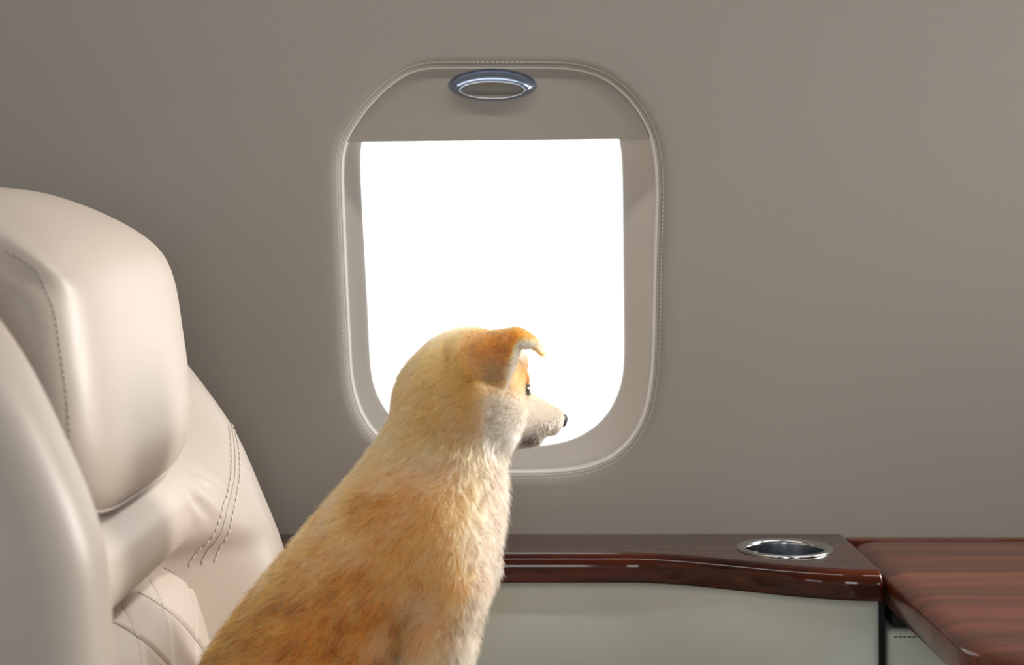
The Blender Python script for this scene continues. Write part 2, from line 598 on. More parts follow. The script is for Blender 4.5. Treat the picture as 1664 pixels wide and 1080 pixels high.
p2 = MB()
p2.box((0.3675, -0.172, 0.02), (XE - 0.02, -0.0005, 0.5585))
pan2 = p2.build('side_console', M_SAGE, None, True, 0.006, 4)
tag(pan2, 'low sage grey leather console with a stitched top edge, under the table', 'console')
ss = MB()
for k in range(90):
    x = 0.3735 + k * 0.0045
    ss.tube([(x, -0.1722, 0.5515), (x + 0.003, -0.1722, 0.5515)], 0.0005, 5)
ss.build('stitching', M_BLACK, pan2)
bk = MB(); bk.box((XR + 0.0005, -0.16, 0.02), (0.367, -0.0005, 0.60))  # black filler puts the shade of the gap beside the ledge into colour
g = bk.build('dark_gap_backing', M_BLACK, None, False); tag(g, kind='structure')

# ------------------------------------------------------------------ cabin seat
seat = empty('armchair', (-0.25, -0.46, 0.0))
tag(seat, 'cream leather cabin armchair with quilted lower back, behind the puppy', 'armchair')

ZR = [0.40, 0.46, 0.50, 0.58, 0.646, 0.70, 0.7535, 0.798, 0.834, 0.87, 0.90, 0.93, 0.95]
XRIDGE = [-0.215, -0.20, -0.196, -0.203, -0.2196, -0.2406, -0.2645, -0.2945, -0.324, -0.358, -0.392, -0.43, -0.46]
ZC = [0.40, 0.50, 0.60, 0.635, 0.650, 0.660, 0.668, 0.680, 0.697, 0.715, 0.732, 0.745, 0.76, 0.82, 0.90, 0.95]
XCEN = [-0.30, -0.30, -0.318, -0.322, -0.322, -0.314, -0.298, -0.2835, -0.2785, -0.281, -0.292, -0.306, -0.322, -0.360, -0.415, -0.465]
YF, YN = -0.150, -0.72                          # far and near limits of the back


def back_front(Y, Z):
    xr = ip(Z, ZR, XRIDGE); xc = ip(Z, ZC, XCEN)
    e = -0.300 + 0.02 * sstep(0.66, 0.80, Z)   # the centre section narrows downwards
    wgt = sstep(e - 0.055, e + 0.075, Y)
    x = xc * (1 - wgt) + xr * wgt
    # a few soft puckers at the end of the roll
    x = x + 0.0022 * np.sin((Z * 1.0 + Y * 0.9) * 210) * np.exp(-((Y - e + 0.02) / 0.03) ** 2) * np.exp(-((Z - 0.715) / 0.022) ** 2)
    # roll over towards the far edge
    u = np.clip((Y - (YF - 0.055)) / 0.055, 0, 1)
    x = x - 0.075 * (1 - np.sqrt(np.clip(1 - u ** 2, 0, 1)))
    return x


ys = np.concatenate([np.linspace(YN, -0.36, 24), np.linspace(-0.355, YF - 0.056, 50), YF - 0.055 + 0.055 * np.sin(np.linspace(0, math.pi / 2, 14))])
zs = np.linspace(0.42, 0.945, 130)
bkm = MB()
YY, ZZ = np.meshgrid(ys, zs)
XX = back_front(YY, ZZ)
rs = []
for i, z in enumerate(zs):
    t = (z - 0.42) / 0.525
    xb = -0.40 - 0.19 * t
    ring = [(XX[i, j], ys[j], z) for j in range(len(ys))]
    ring += [(xb + 0.03, YF + 0.004, z), (xb, YF - 0.03, z), (xb, YN + 0.02, z)]
    rs.append(ring)
bkm.rings(rs, True, True, True)
backrest = bkm.build('backrest', M_SEAT, seat)


def march(px, py, fn, lo=0.9, hi=1.75):
    """Where the line of sight through a point of the photo meets a seat surface X = fn(Y, Z)."""
    d = np.linspace(lo, hi, 1500)
    X = (px - 832) / FPX * d; Z = CAM[2] - (py - HOR) / FPX * d; Y = d + CAM[1]
    g = X - fn(Y, Z)
    s = np.where((g[:-1] > 0) & (g[1:] <= 0))[0]
    return None if not len(s) else np.array([X[s[0]], Y[s[0]], Z[s[0]]])


def seam(points, fn, rows, rad, dash, gap, mb, groove=None):
    pts = [march(x, y, fn) for x, y in points]
    pts = [p for p in pts if p is not None]
    if len(pts) < 3: return
    P = np.array(pts)
    t = np.concatenate([[0], np.cumsum(np.linalg.norm(np.diff(P, axis=0), axis=1))])
    s = np.arange(0, t[-1], 0.0008)
    Yl, Zl = ip(s, t, P[:, 1]), ip(s, t, P[:, 2])
    for _ in range(400):
        Yl[1:-1] = 0.25 * Yl[:-2] + 0.5 * Yl[1:-1] + 0.25 * Yl[2:]; Zl[1:-1] = 0.25 * Zl[:-2] + 0.5 * Zl[1:-1] + 0.25 * Zl[2:]
    for off in rows:
        Yo = Yl + off
        Q = np.stack([fn(Yo, Zl) + 0.0006, Yo, Zl], 1)
        k, m_ = max(2, int(dash / 0.0008)), max(1, int(gap / 0.0008))
        i = 0
        while i + k < len(Q):
            mb.tube([Q[i], Q[i + k // 2] , Q[i + k]], rad, 5)
            i += k + m_
    if groove is not None:
        Q = np.stack([fn(Yl, Zl) - 0.0002, Yl, Zl], 1)
        groove.tube(list(Q[::4]), 0.0011, 6)


SEAM = [(366, 664), (374, 690), (380, 715), (383, 745), (382, 775), (376, 805), (366, 838), (353, 872), (340, 898), (326, 920)]
smb, gmb = MB(), MB()
seam(SEAM, back_front, (-0.0085, 0.0085), 0.0008, 0.0050, 0.0026, smb, gmb)
smb.build('stitching', M_SEATTHREAD, backrest)
gmb.build('seam', M_SEAT, backrest)

# quilted lumbar cushion
LY0, LY1 = -0.655, -0.262
ZL = [0.42, 0.45, 0.50, 0.55, 0.59, 0.62, 0.636, 0.648, 0.655, 0.658]
XL = [-0.285, -0.270, -0.263, -0.266, -0.2735, -0.284, -0.294, -0.305, -0.317, -0.333]


def lumbar_front(Y, Z, quilt=True):
    top = 0.0 + 0.0
    x = ip(Z, ZL, XL)
    u = np.clip((Y - (LY1 - 0.05)) / 0.05, 0, 1); v = np.clip(((LY0 + 0.05) - Y) / 0.05, 0, 1)
    x = x - 0.045 * (1 - np.sqrt(np.clip(1 - u ** 2.2, 0, 1))) - 0.045 * (1 - np.sqrt(np.clip(1 - v ** 2.2, 0, 1)))
    if quilt:
        p = 0.078
        a = (Y * 0.80 + Z * 1.0) / p; b_ = (Y * 0.80 - Z * 1.0 + 0.018) / p
        ga = np.abs(a - np.round(a)) * p; gb = np.abs(b_ - np.round(b_)) * p
        gline = np.minimum(ga, gb)
        x = x - 0.0050 * np.exp(-(gline / 0.0035) ** 1.2) + 0.004 * (1 - np.minimum(gline / 0.03, 1)) ** 2
        ed = np.abs(Y - (LY1 - 0.022))
        x = x - 0.004 * np.exp(-(ed / 0.003) ** 2)
    return x


ys = np.concatenate([LY0 + 0.05 - 0.05 * np.sin(np.linspace(math.pi / 2, 0, 10)), np.linspace(LY0 + 0.051, LY1 - 0.051, 190), LY1 - 0.05 + 0.05 * np.sin(np.linspace(0, math.pi / 2, 30))])
zs = np.concatenate([np.linspace(0.425, 0.64, 130), np.linspace(0.641, 0.658, 16)])
lm = MB(); rs = []
YY, ZZ = np.meshgrid(ys, zs); XX = lumbar_front(YY, ZZ)
for i, z in enumerate(zs):
    rs.append([(XX[i, j], ys[j], z) for j in range(len(ys))] + [(-0.36, LY1, z), (-0.36, LY0, z)])
lm.rings(rs, True, True, True)
lum = lm.build('lumbar_cushion', M_SEAT, seat)
tag(lum, 'quilted lower back cushion')
qm = MB()
for sgn, c0_ in ((1, 0.0), (-1, 0.018)):
    for k in range(-40, 40):
        # lines (0.8 Y +/- Z + c0) = k p
        pts = []
        for z in np.arange(0.43, 0.652, 0.004):
            y = (k * 0.078 - c0_ - sgn * z) / 0.80
            if LY0 + 0.012 < y < LY1 - 0.024:
                pts.append((float(lumbar_front(np.array(y), np.array(z))) + 0.0004, y, z))
        if len(pts) > 3: qm.tube(pts, 0.0008, 5)
qm.build('quilting', M_QUILT, lum)


# headrest: a puffy cushion, its side profile swept across the seat and shrunk towards both ends
def puffy(profile, y0, y1, n_exp, mat, name, parent, ny=60, e2=None, wrinkle=None, shift=None):
    P = np.array(profile, float)
    # resample the closed profile smoothly
    Q = np.vstack([P, P[:1]]); t = np.concatenate([[0], np.cumsum(np.linalg.norm(np.diff(Q, axis=0), axis=1))])
    T = np.concatenate([t[:-1] - t[-1], t[:-1], t[:-1] + t[-1]]); QQ = np.vstack([P, P, P])
    s = np.linspace(0, t[-1], 120, endpoint=False)
    C = np.stack([ip(s, T, QQ[:, 0]), ip(s, T, QQ[:, 1])], 1)
    for _ in range(3): C = 0.25 * np.roll(C, 1, 0) + 0.5 * C + 0.25 * np.roll(C, -1, 0)
    c = C.mean(0)
    tt = np.sin(np.linspace(-math.pi / 2, math.pi / 2, ny))
    rs = []
    for u in tt:
        e_ = n_exp if u < 0 else (e2 or n_exp)
        k = (1 - min(abs(u), 0.99999) ** e_) ** (1 / e_)
        k = max(k, 0.02)
        y = (y0 + y1) / 2 + (y1 - y0) / 2 * u
        sec = c + (C - c) * k
        sh_ = shift(u) if shift else 0.0
        ring = np.stack([sec[:, 0] + sh_ + 0.0, np.full(len(sec), y), sec[:, 1]], 1)
        if wrinkle is not None: ring = wrinkle(ring, u)
        rs.append(ring)
    mb = MB(); mb.rings(rs, True, True, True)
    return mb.build(name, mat, parent), rs


HP = [(-0.286, 0.747), (-0.2785, 0.760), (-0.2745, 0.785), (-0.2765, 0.82), (-0.2820, 0.861), (-0.2885, 0.903), (-0.298, 0.929), (-0.315, 0.946),
      (-0.341, 0.961), (-0.372, 0.974), (-0.403, 0.982), (-0.435, 0.983), (-0.465, 0.972), (-0.480, 0.945), (-0.470, 0.90), (-0.440, 0.84), (-0.400, 0.775), (-0.370, 0.748), (-0.330, 0.742), (-0.300, 0.742)]


def head_wr(r, u):
    # gathered puckers on the near upper end
    f = np.exp(-((u + 0.93) / 0.10) ** 2)
    r = r.copy()
    r[:, 0] += 0.005 * f * np.sin(r[:, 2] * 200 + r[:, 0] * 160) * sstep(0.895, 0.925, r[:, 2])
    return r


headrest, hr = puffy(HP, -0.676, -0.285, 4.6, M_SEATG, 'headrest', seat, 80, e2=4.2, wrinkle=head_wr)
# welt along the lower front edge
wl = MB()
pts = [r[np.argmin(np.abs(r[:, 0] + 0.290) + 2 * np.abs(r[:, 2] - 0.7465))] + np.array([0.0012, 0, -0.0006]) for r in hr[12:-12]]
wl.tube(pts, 0.0018, 8)
wl.build('welt', M_SEAT, headrest)
hs = MB()
ix = [int(np.argmin(np.abs(np.abs(np.linspace(-1, 1, 80)) - 0)))]
row = hr[9]
pp = [p for p in row if p[0] > -0.40 and 0.76 < p[2] < 0.96]
pp = sorted(pp, key=lambda p: p[2])
pp = [p for p in pp if p[0] > -0.345]
for i in range(len(pp) - 1):
    a, b2 = np.array(pp[i]), np.array(pp[i + 1])
    hs.tube([a + (b2 - a) * 0.1, a + (b2 - a) * 0.7], 0.0007, 5)
hs.build('stitching', M_SEAT, headrest)

# bolsters either side
NBZ = [0.44, 0.50, 0.60, 0.672, 0.703, 0.742, 0.773, 0.812, 0.859, 0.894, 0.93, 0.955, 0.972]
NBX = [-0.262, -0.250, -0.2475, -0.2485, -0.2505, -0.254, -0.262, -0.278, -0.301, -0.3246, -0.362, -0.40, -0.45]


def near_bolster():
    mb = MB(); rs = []
    for z in np.concatenate([np.linspace(0.44, 0.93, 70), np.linspace(0.935, 0.972, 12)]):
        xf = float(ip(0.945 - (0.945 - z) / 0.958, NBZ, NBX)) * 0.958; xb = -0.44 - 0.10 * (z - 0.44) / 0.53
        xb = min(xb, xf - 0.02)
        cx, a = (xf + xb) / 2, (xf - xb) / 2
        k = (1 - max(0, (z - 0.90) / 0.0725) ** 2.5) if z > 0.90 else 1.0
        k = max(k, 0.02)
        hw = 0.062 * k ** 0.5
        yc = -0.795
        ring = []
        for t in np.linspace(0, 2 * math.pi, 64, endpoint=False):
            ct, sn = math.cos(t), math.sin(t)
            e = 2 / 2.7
            ring.append((cx + a * np.sign(ct) * abs(ct) ** e, yc + hw * np.sign(sn) * abs(sn) ** e, z))
        rs.append(ring)
    mb.rings(rs, True, True, True)
    return mb.build('side_bolster', M_SEAT, seat)


near_bolster()

# seat cushion, apron, armrest and pedestal (below the frame)
def cushion(name, a, b_, bev, mat, parent):
    q = MB(); q.box(a, b_)
    return q.build(name, mat, parent, True, bev, 6)


cushion('seat_cushion', (-0.262, -0.685, 0.365), (0.30, -0.215, 0.500), 0.035, M_SEAT, seat)
cushion('seat_frame', (-0.40, -0.70, 0.20), (0.26, -0.20, 0.366), 0.02, M_SEAT, seat)
cushion('armrest', (-0.26, -0.84, 0.36), (0.22, -0.74, 0.625), 0.03, M_SEAT, seat)
cushion('pedestal', (-0.25, -0.60, 0.0), (0.10, -0.30, 0.201), 0.02, M_BLACK, seat)
#PUPPY_BELOW
# ------------------------------------------------------------------ puppy
# Modelled in its own units: 1 unit = 0.5 mm, x to the nose, y downwards, w away from the aisle; PY is its mid plane.
PY, PS = -0.44, 0.0005
P0 = at(0, 0, PY)


def to_world(p):
    p = np.asarray(p, float)
    return np.stack([P0[0] + p[:, 0] * PS, PY + p[:, 2] * PS, P0[2] - p[:, 1] * PS], 1)


def smin(a, b, k):
    h = np.clip(0.5 + 0.5 * (b - a) / k, 0, 1)
    return b * (1 - h) + a * h - k * h * (1 - h)


def f_ell(p, c, r):
    q = (p - np.array(c)) / np.array(r); k0 = np.linalg.norm(q, axis=-1); k1 = np.linalg.norm(q / np.array(r), axis=-1)
    return k0 * (k0 - 1) / np.maximum(k1, 1e-9)


def f_cone(p, a, ra, b, rb):
    a, b = np.array(a, float), np.array(b, float)
    ab = b - a
    t = np.clip(((p - a) @ ab) / (ab @ ab), 0, 1)
    return np.linalg.norm(p - (a + t[..., None] * ab), axis=-1) - (ra + (rb - ra) * t)


def f_chain(p, pts, k=6):
    d = None
    for i in range(len(pts) - 1):
        q = f_cone(p, pts[i][:3], pts[i][3], pts[i + 1][:3], pts[i + 1][3])
        d = q if d is None else smin(d, q, k)
    return d


#          y    left  right  half depth  centre w
TORSO = [(600, 680, 775, 58, 22), (640, 655, 796, 76, 20), (680, 645, 806, 86, 16), (700, 638, 810, 92, 12), (740, 614, 812, 104, 6), (790, 572, 812, 120, 0), (840, 530, 806, 130, 0),
         (890, 488, 788, 134, 0), (940, 446, 752, 136, 0), (1000, 399, 706, 142, 0), (1080, 345, 664, 150, 0), (1150, 322, 650, 158, 0), (1220, 318, 650, 158, 0), (1275, 322, 640, 150, 0)]
TORSO = np.array(TORSO, float)
HC, HYAW = np.array([758.0, 637.0, 12.0]), math.radians(32)
CH, SH = math.cos(HYAW), math.sin(HYAW)


def headf(p):
    d = p - HC
    return np.stack([CH * d[..., 0] + SH * d[..., 2], SH * d[..., 0] - CH * d[..., 2], -d[..., 1]], -1)


def head_to_body(a, b, c):
    return HC + np.array([CH * a + SH * b, -c, SH * a - CH * b])


# ear: rows of three-point arcs (inner edge, bulge, outer edge) from the root to the folded tip
EAR = [(0.00, (758, 556, -30), (770, 588, -86), (818, 618, -88)),
       (0.25, (784, 545, -30), (794, 566, -96), (826, 598, -94)),
       (0.50, (812, 540, -32), (820, 548, -98), (834, 576, -96)),
       (0.70, (838, 538, -38), (842, 537, -90), (843, 556, -95)),
       (0.84, (856, 545, -48), (860, 543, -82), (859, 555, -88)),
       (0.93, (869, 556, -58), (872, 554, -78), (870, 562, -82)),
       (1.00, (880, 570, -68), (881, 570, -71), (880, 571, -74))]


def ear_sheet(nu=46, nv=30, mirror=False):
    T = [e[0] for e in EAR]; out = []
    for t in np.linspace(0, 1, nu):
        A, M_, B_ = [np.array([ip(t, T, [e[k][j] for e in EAR]) for j in range(3)]) for k in (1, 2, 3)]
        for s in np.linspace(0, 1, nv):
            out.append((1 - s) ** 2 * A + 2 * s * (1 - s) * (2 * M_ - 0.5 * (A + B_)) * 1.0 + s * s * B_ if False else
                       A * (1 - s) * (1 - 2 * s) + M_ * 4 * s * (1 - s) + B_ * s * (2 * s - 1))
    out = np.array(out)
    if mirror:
        h = headf(out); h[:, 1] *= -0.72; h[:, 2] -= 20; h[:, 0] += 14
        out = HC + np.stack([CH * h[:, 0] + SH * h[:, 1], -h[:, 2], SH * h[:, 0] - CH * h[:, 1]], 1)
    return out


EAR_R = np.repeat(ip(np.linspace(0, 1, 46), [0, 0.6, 1], [7.0, 5.4, 3.0]), 30)
EARS = [ear_sheet(), ear_sheet(mirror=True)]


def cloud_dist(p, pts, r, box=22):
    """Distance to a sheet of points; far away a cheap bound."""
    d = np.full(p.shape[0], float(box))
    lo, hi = pts.min(0) - box, pts.max(0) + box
    ix = np.where(((p > lo) & (p < hi)).all(1))[0]
    for s in range(0, len(ix), 20000):
        k = ix[s:s + 20000]
        q = p[k]
        d2 = (q ** 2).sum(1)[:, None] + (pts ** 2).sum(1)[None] - 2 * q @ pts.T
        d[k] = np.minimum((np.sqrt(np.maximum(d2, 0)) - r).min(1), box)
    return d


def dog_field(p):
    x, y, w = p[:, 0], p[:, 1], p[:, 2]
    yc = np.clip(y, 600, 1270)
    L, Rr, D, W = [ip(yc, TORSO[:, 0], TORSO[:, k]) for k in (1, 2, 3, 4)]
    cx, a = (L + Rr) / 2, (Rr - L) / 2
    k0 = np.sqrt(((x - cx) / a) ** 2 + ((w - W) / D) ** 2)
    d = (k0 - 1) * np.minimum(a, D) * 0.85
    ycap = np.maximum(np.maximum(612 - y, y - 1250), 0)
    d = np.where(ycap > 0, np.sqrt(np.maximum(d, -30) ** 2 * (d > 0) + ycap ** 2) * 1.0 + np.where(d < 0, np.maximum(d, -30) * 0.2, 0), d)
    # shoulder blades, thighs
    for s in (-1, 1):
        d = smin(d, f_ell(p, (708, 880, s * 84), (62, 100, 54)), 40)
        d = smin(d, f_ell(p, (470, 1150, s * 112), (118, 104, 58)), 26)
        d = smin(d, f_chain(p, [(430, 1205, s * 132, 40), (560, 1232, s * 140, 32), (600, 1236, s * 142, 26)]), 20)
    # fore legs
    near = f_chain(p, [(732, 930, -88, 52), (718, 1005, -100, 46), (708, 1080, -100, 43), (704, 1160, -88, 36), (706, 1226, -86, 32), (738, 1236, -88, 26)])
    far = f_chain(p, [(748, 935, 72, 52), (716, 1005, 74, 46), (700, 1080, 74, 42), (702, 1160, 72, 36), (704, 1226, 72, 32), (738, 1236, 74, 26)])
    d = smin(d, near, 7)
    d = smin(d, far, 13)
    d = smin(d, f_ell(p, (742, 870, 0), (56, 108, 84)), 30)              # breast
    # tail lying along the near flank
    d = smin(d, f_chain(p, [(350, 1215, -60, 24), (348, 1230, -150, 24), (410, 1234, -205, 24), (480, 1240, -215, 18)]), 18)
    # head
    h = headf(p)
    hd = f_ell(h, (0, 0, 0), (92, 84, 88))
    hd = smin(hd, f_ell(h, (52, 0, 14), (46, 56, 56)), 22)
    for s in (-1, 1):
        hd = smin(hd, f_ell(h, (20, s * 48, -32), (54, 44, 48)), 26)
        hd = smin(hd, f_ell(h, (80, s * 26, 12), (20, 20, 18)), 16)       # brows
    hd = smin(hd, f_ell(h, (70, 40, 48), (20, 16, 21)), 12)               # tuft before the ear
    mz = f_cone(h, (66, 0, -44), 44, (162, 0, -61), 22)
    mz = smin(mz, f_cone(h, (84, 0, -10), 22, (174, 0, -52), 13), 14)
    mz = smin(mz, f_cone(h, (62, 0, -78), 23, (132, 0, -85), 14), 12)
    hd = smin(hd, mz, 22)
    d = smin(d, hd, 34)
    for s in (-1, 1):
        e = f_ell(h, (88, s * 43, 2), (13, 12, 11))                       # eye sockets
        d = np.maximum(d, -e + 0) if False else -smin(-d, e, 8)
    for E in EARS:
        d = smin(d, cloud_dist(p, E, EAR_R), 11 + 26 * sstep(826, 780, x))
    return d


def surface_nets(F, org, h):
    s = F < 0
    nx, ny, nz = F.shape
    c = np.zeros((nx - 1, ny - 1, nz - 1), np.int8)
    for i in (0, 1):
        for j in (0, 1):
            for k in (0, 1):
                c += s[i:nx - 1 + i, j:ny - 1 + j, k:nz - 1 + k]
    act = (c > 0) & (c < 8)
    idx = -np.ones(act.shape, np.int64); I = np.argwhere(act); idx[act] = np.arange(len(I))
    acc = np.zeros((len(I), 3)); cnt = np.zeros(len(I))
    cor = [(i, j, k) for i in (0, 1) for j in (0, 1) for k in (0, 1)]
    for a in cor:
        for ax in range(3):
            if a[ax]: continue
            b_ = list(a); b_[ax] = 1
            fa = F[I[:, 0] + a[0], I[:, 1] + a[1], I[:, 2] + a[2]]; fb = F[I[:, 0] + b_[0], I[:, 1] + b_[1], I[:, 2] + b_[2]]
            m_ = (fa < 0) != (fb < 0)
            t = np.where(m_, fa / np.where(m_, fa - fb, 1), 0)
            q = np.tile(np.array(a, float), (len(I), 1)); q[:, ax] += t
            acc[m_] += q[m_]; cnt += m_
    V = org + (I + acc / cnt[:, None]) * h
    faces = []
    for ax in range(3):
        o1, o2 = [(1, 2), (2, 0), (0, 1)][ax]
        lo = [slice(1, -1)] * 3; lo[ax] = slice(0, -1); hi = list(lo); hi[ax] = slice(1, None)
        ch = s[tuple(lo)] != s[tuple(hi)]
        E = np.argwhere(ch) + np.array([0 if k == ax else 1 for k in range(3)])
        flip = s[E[:, 0], E[:, 1], E[:, 2]]
        qs = []
        for da, db in ((-1, -1), (0, -1), (0, 0), (-1, 0)):
            e = E.copy(); e[:, o1] += da; e[:, o2] += db
            qs.append(idx[e[:, 0], e[:, 1], e[:, 2]])
        q = np.stack(qs, 1); q[~flip] = q[~flip][:, ::-1]
        faces.append(q)
    return V, np.concatenate(faces)


H = 3.6
lo, hi = np.array([270.0, 505, -250]), np.array([945.0, 1295, 235])
n3 = np.ceil((hi - lo) / H).astype(int)
gx, gy, gz = [lo[k] + H * np.arange(n3[k]) for k in range(3)]
F = np.empty(tuple(n3))
for i in range(n3[0]):
    g = np.stack(np.meshgrid([gx[i]], gy, gz, indexing='ij'), -1).reshape(-1, 3)
    F[i] = dog_field(g).reshape(n3[1], n3[2])
DV, DF = surface_nets(F, lo, H)


def grad(p, e=2.0):
    g = np.stack([dog_field(p + np.eye(3)[k] * e) - dog_field(p - np.eye(3)[k] * e) for k in range(3)], 1)
    return g / (np.linalg.norm(g, axis=1)[:, None] + 1e-9)


# keep the one connected body (drop any stray islands)
par = np.arange(len(DV))
for _ in range(200):
    m_ = np.minimum.reduce([par[DF[:, k]] for k in range(4)])
    new = par.copy()
    for k in range(4): np.minimum.at(new, DF[:, k], m_)
    new = new[new]
    if (new == par).all(): break
    par = new
lab, cn = np.unique(par, return_counts=True); keep = par == lab[cn.argmax()]
DF = DF[keep[DF].all(1)]
mp = np.cumsum(keep) - 1; DV, DF = DV[keep], mp[DF]
# light smoothing
nb = np.concatenate([DF[:, [0, 1]], DF[:, [1, 2]], DF[:, [2, 3]], DF[:, [3, 0]]])
for _ in range(2):
    acc = np.zeros_like(DV); cnt = np.zeros(len(DV))
    for a, b_ in ((0, 1), (1, 0)):
        np.add.at(acc, nb[:, a], DV[nb[:, b_]]); np.add.at(cnt, nb[:, a], 1)
    DV = 0.5 * DV + 0.5 * acc / cnt[:, None]
DN = grad(DV)


# coat colours -------------------------------------------------------------
def vnoise(p, freq, seed=0):
    q = p * freq + 1000.0 + seed * 37.7
    i = np.floor(q).astype(np.int64); f = q - i; f = f * f * (3 - 2 * f)
    def hsh(a, b_, c):
        n_ = (a * 73856093) ^ (b_ * 19349663) ^ (c * 83492791)
        n_ = (n_ ^ (n_ >> 13)) * 1274126177
        return ((n_ ^ (n_ >> 16)) & 0xffff) / 65535.0
    out = 0
    for a in (0, 1):
        for b_ in (0, 1):
            for c in (0, 1):
                wgt = (f[:, 0] if a else 1 - f[:, 0]) * (f[:, 1] if b_ else 1 - f[:, 1]) * (f[:, 2] if c else 1 - f[:, 2])
                out = out + wgt * hsh(i[:, 0] + a, i[:, 1] + b_, i[:, 2] + c)
    return out


def fbm(p, freq, seed=0):
    return (vnoise(p, freq, seed) * 0.55 + vnoise(p, freq * 2.1, seed + 1) * 0.3 + vnoise(p, freq * 4.3, seed + 2) * 0.15)


C_TAN, C_ORANGE, C_GOLD = s2l((236, 178, 108)), s2l((228, 142, 64)), s2l((242, 184, 102))
C_CREAM, C_WHITE, C_GREY, C_DARK, C_PINK = s2l((172, 158, 131)), s2l((220, 206, 184)), s2l((196, 180, 160)), s2l((50, 38, 30)), s2l((238, 196, 152))


def blob(p, c, r):
    return np.exp(-(((p - np.array(c)) / np.array(r)) ** 2).sum(1))


def ear_mask(p):
    return np.minimum(cloud_dist(p, EARS[0], 0, 30), cloud_dist(p, EARS[1], 0, 30))


def coat(p, nrm):
    jit = (fbm(p, 0.016, 3) - 0.5)[:, None] * np.array([40, 40, 30])
    q = p + jit
    x, y = q[:, 0], q[:, 1]
    c = np.tile(C_TAN, (len(p), 1))

    def mixin(col, m_):
        nonlocal c
        m_ = np.clip(m_, 0, 1)[:, None]; c = c * (1 - m_) + col * m_
    mixin(C_ORANGE, 0.85 * sstep(860, 990, y) * (1 - sstep(650, 720, x)))
    mixin(C_ORANGE, 0.8 * blob(q, (640, 800, -90), (70, 48, 200)))
    mixin(C_ORANGE, 0.5 * blob(q, (480, 900, -60), (60, 60, 200)))
    mixin(C_GOLD, 0.5 * blob(q, (720, 600, -60), (90, 50, 150)))
    mixin(C_PINK, 0.75 * blob(q, (720, 745, -90), (80, 30, 90)))
    mixin(C_ORANGE, 0.5 * (fbm(p, 0.022, 11) - 0.42) * 4 * sstep(760, 840, y))
    mixin(C_PINK, 0.4 * (fbm(p, 0.03, 17) - 0.48) * 4)
    # grey brown wash on the thigh
    mixin(C_GREY, 0.7 * blob(q, (500, 1085, -130), (80, 22, 90)))
    mixin(C_GREY, 0.5 * blob(q, (705, 980, -110), (40, 60, 70)))
    # pale legs, breast and throat
    mixin(C_WHITE, 0.85 * sstep(1010, 1060, y) * sstep(640, 672, x))
    Rr = ip(np.clip(y, 600, 1270), TORSO[:, 0], [790, 800, 826, 832, 832, 831, 826, 814, 799, 779, 762, 755, 750, 750])
    mixin(C_CREAM, 0.95 * sstep(66, 0, Rr - x) * sstep(650, 700, y))
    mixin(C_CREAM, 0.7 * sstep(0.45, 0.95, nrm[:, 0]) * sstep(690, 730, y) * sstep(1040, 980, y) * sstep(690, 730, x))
    h = headf(p); hn = np.stack([CH * nrm[:, 0] + SH * nrm[:, 2], SH * nrm[:, 0] - CH * nrm[:, 2], -nrm[:, 1]], 1)
    head = np.maximum(sstep(735, 690, p[:, 1]), sstep(58, 80, h[:, 0]) * sstep(772, 752, p[:, 1]) * (np.abs(h[:, 1]) < 72))
    ab = np.abs(h[:, 1])
    jj = jit[:, 0]
    # white cheeks and muzzle, orange forehead
    mixin(C_WHITE, 0.92 * head * sstep(-34, 26, h[:, 0] + jj * 0.5 + 0.35 * ab - 10) * sstep(26, -22, h[:, 2] + jj * 0.4))
    mixin(C_CREAM, 0.6 * head * sstep(30, 60, h[:, 0]) * sstep(60, 34, ab) * sstep(20, -10, h[:, 2]) * 0.5)
    fore = head * sstep(46, 64, h[:, 0]) * sstep(2, 14, h[:, 2]) * sstep(64, 52, h[:, 2])
    mixin(s2l((196, 118, 54)), 0.95 * fore * sstep(52, 44, ab))
    bridge = head * sstep(84, 92, h[:, 0]) * sstep(20, 8, ab) * (hn[:, 2] > 0.2)
    mixin(s2l((200, 164, 124)), 0.6 * bridge)
    mixin(s2l((182, 118, 70)), 0.8 * head * np.exp(-(((h[:, 0] - 96) / 12) ** 2 + ((ab - 34) / 12) ** 2 + ((h[:, 2] + 10) / 10) ** 2)))
    mixin(C_GREY, 0.45 * head * sstep(88, 115, h[:, 0]) * sstep(-14, -40, h[:, 2]))
    # dark lip towards the corner of the mouth
    lip = head * np.exp(-(((h[:, 0] - 108) / 22) ** 2 + ((h[:, 2] + 86) / 13) ** 2)) * (ab < 60)
    mixin(s2l((66, 54, 46)), 1.25 * lip)
    for s_ in (-1, 1):                                   # whisker roots
        for a_, c_ in ((146, -56), (138, -60), (150, -63), (141, -67), (132, -64), (134, -71), (152, -70)):
            mixin(C_DARK, 0.95 * head * (h[:, 1] * s_ > 0) * np.exp(-(((h[:, 0] - a_) / 2.2) ** 2 + ((h[:, 2] - c_) / 2.2) ** 2)))
    mixin(C_DARK, 0.5 * head * np.exp(-(((h[:, 0] - 128) / 22) ** 2 + ((h[:, 2] + 92) / 5) ** 2)))
    # ears: orange backs, pale inner side
    em = sstep(13, 7, ear_mask(p))
    inner = ((nrm @ np.array([0.75, 0.35, 0.1])) > 0.25) & (p[:, 0] > 800) & (p[:, 1] > 538)
    up = sstep(612, 575, p[:, 1])
    mixin(s2l((208, 120, 50)), 0.95 * np.maximum(em * sstep(795, 830, p[:, 0]), blob(p, (805, 558, -85), (46, 32, 60))) * up)
    mixin(C_WHITE, 1.3 * head * np.exp(-(((h[:, 0] - 72) / 20) ** 2 + ((h[:, 1] - 40) / 18) ** 2 + ((h[:, 2] - 56) / 14) ** 2)))
    mixin(s2l((140, 122, 104)), 0.65 * blob(p, (802, 602, -100), (26, 22, 40)))
    mixin(C_WHITE, em * inner)
    return c


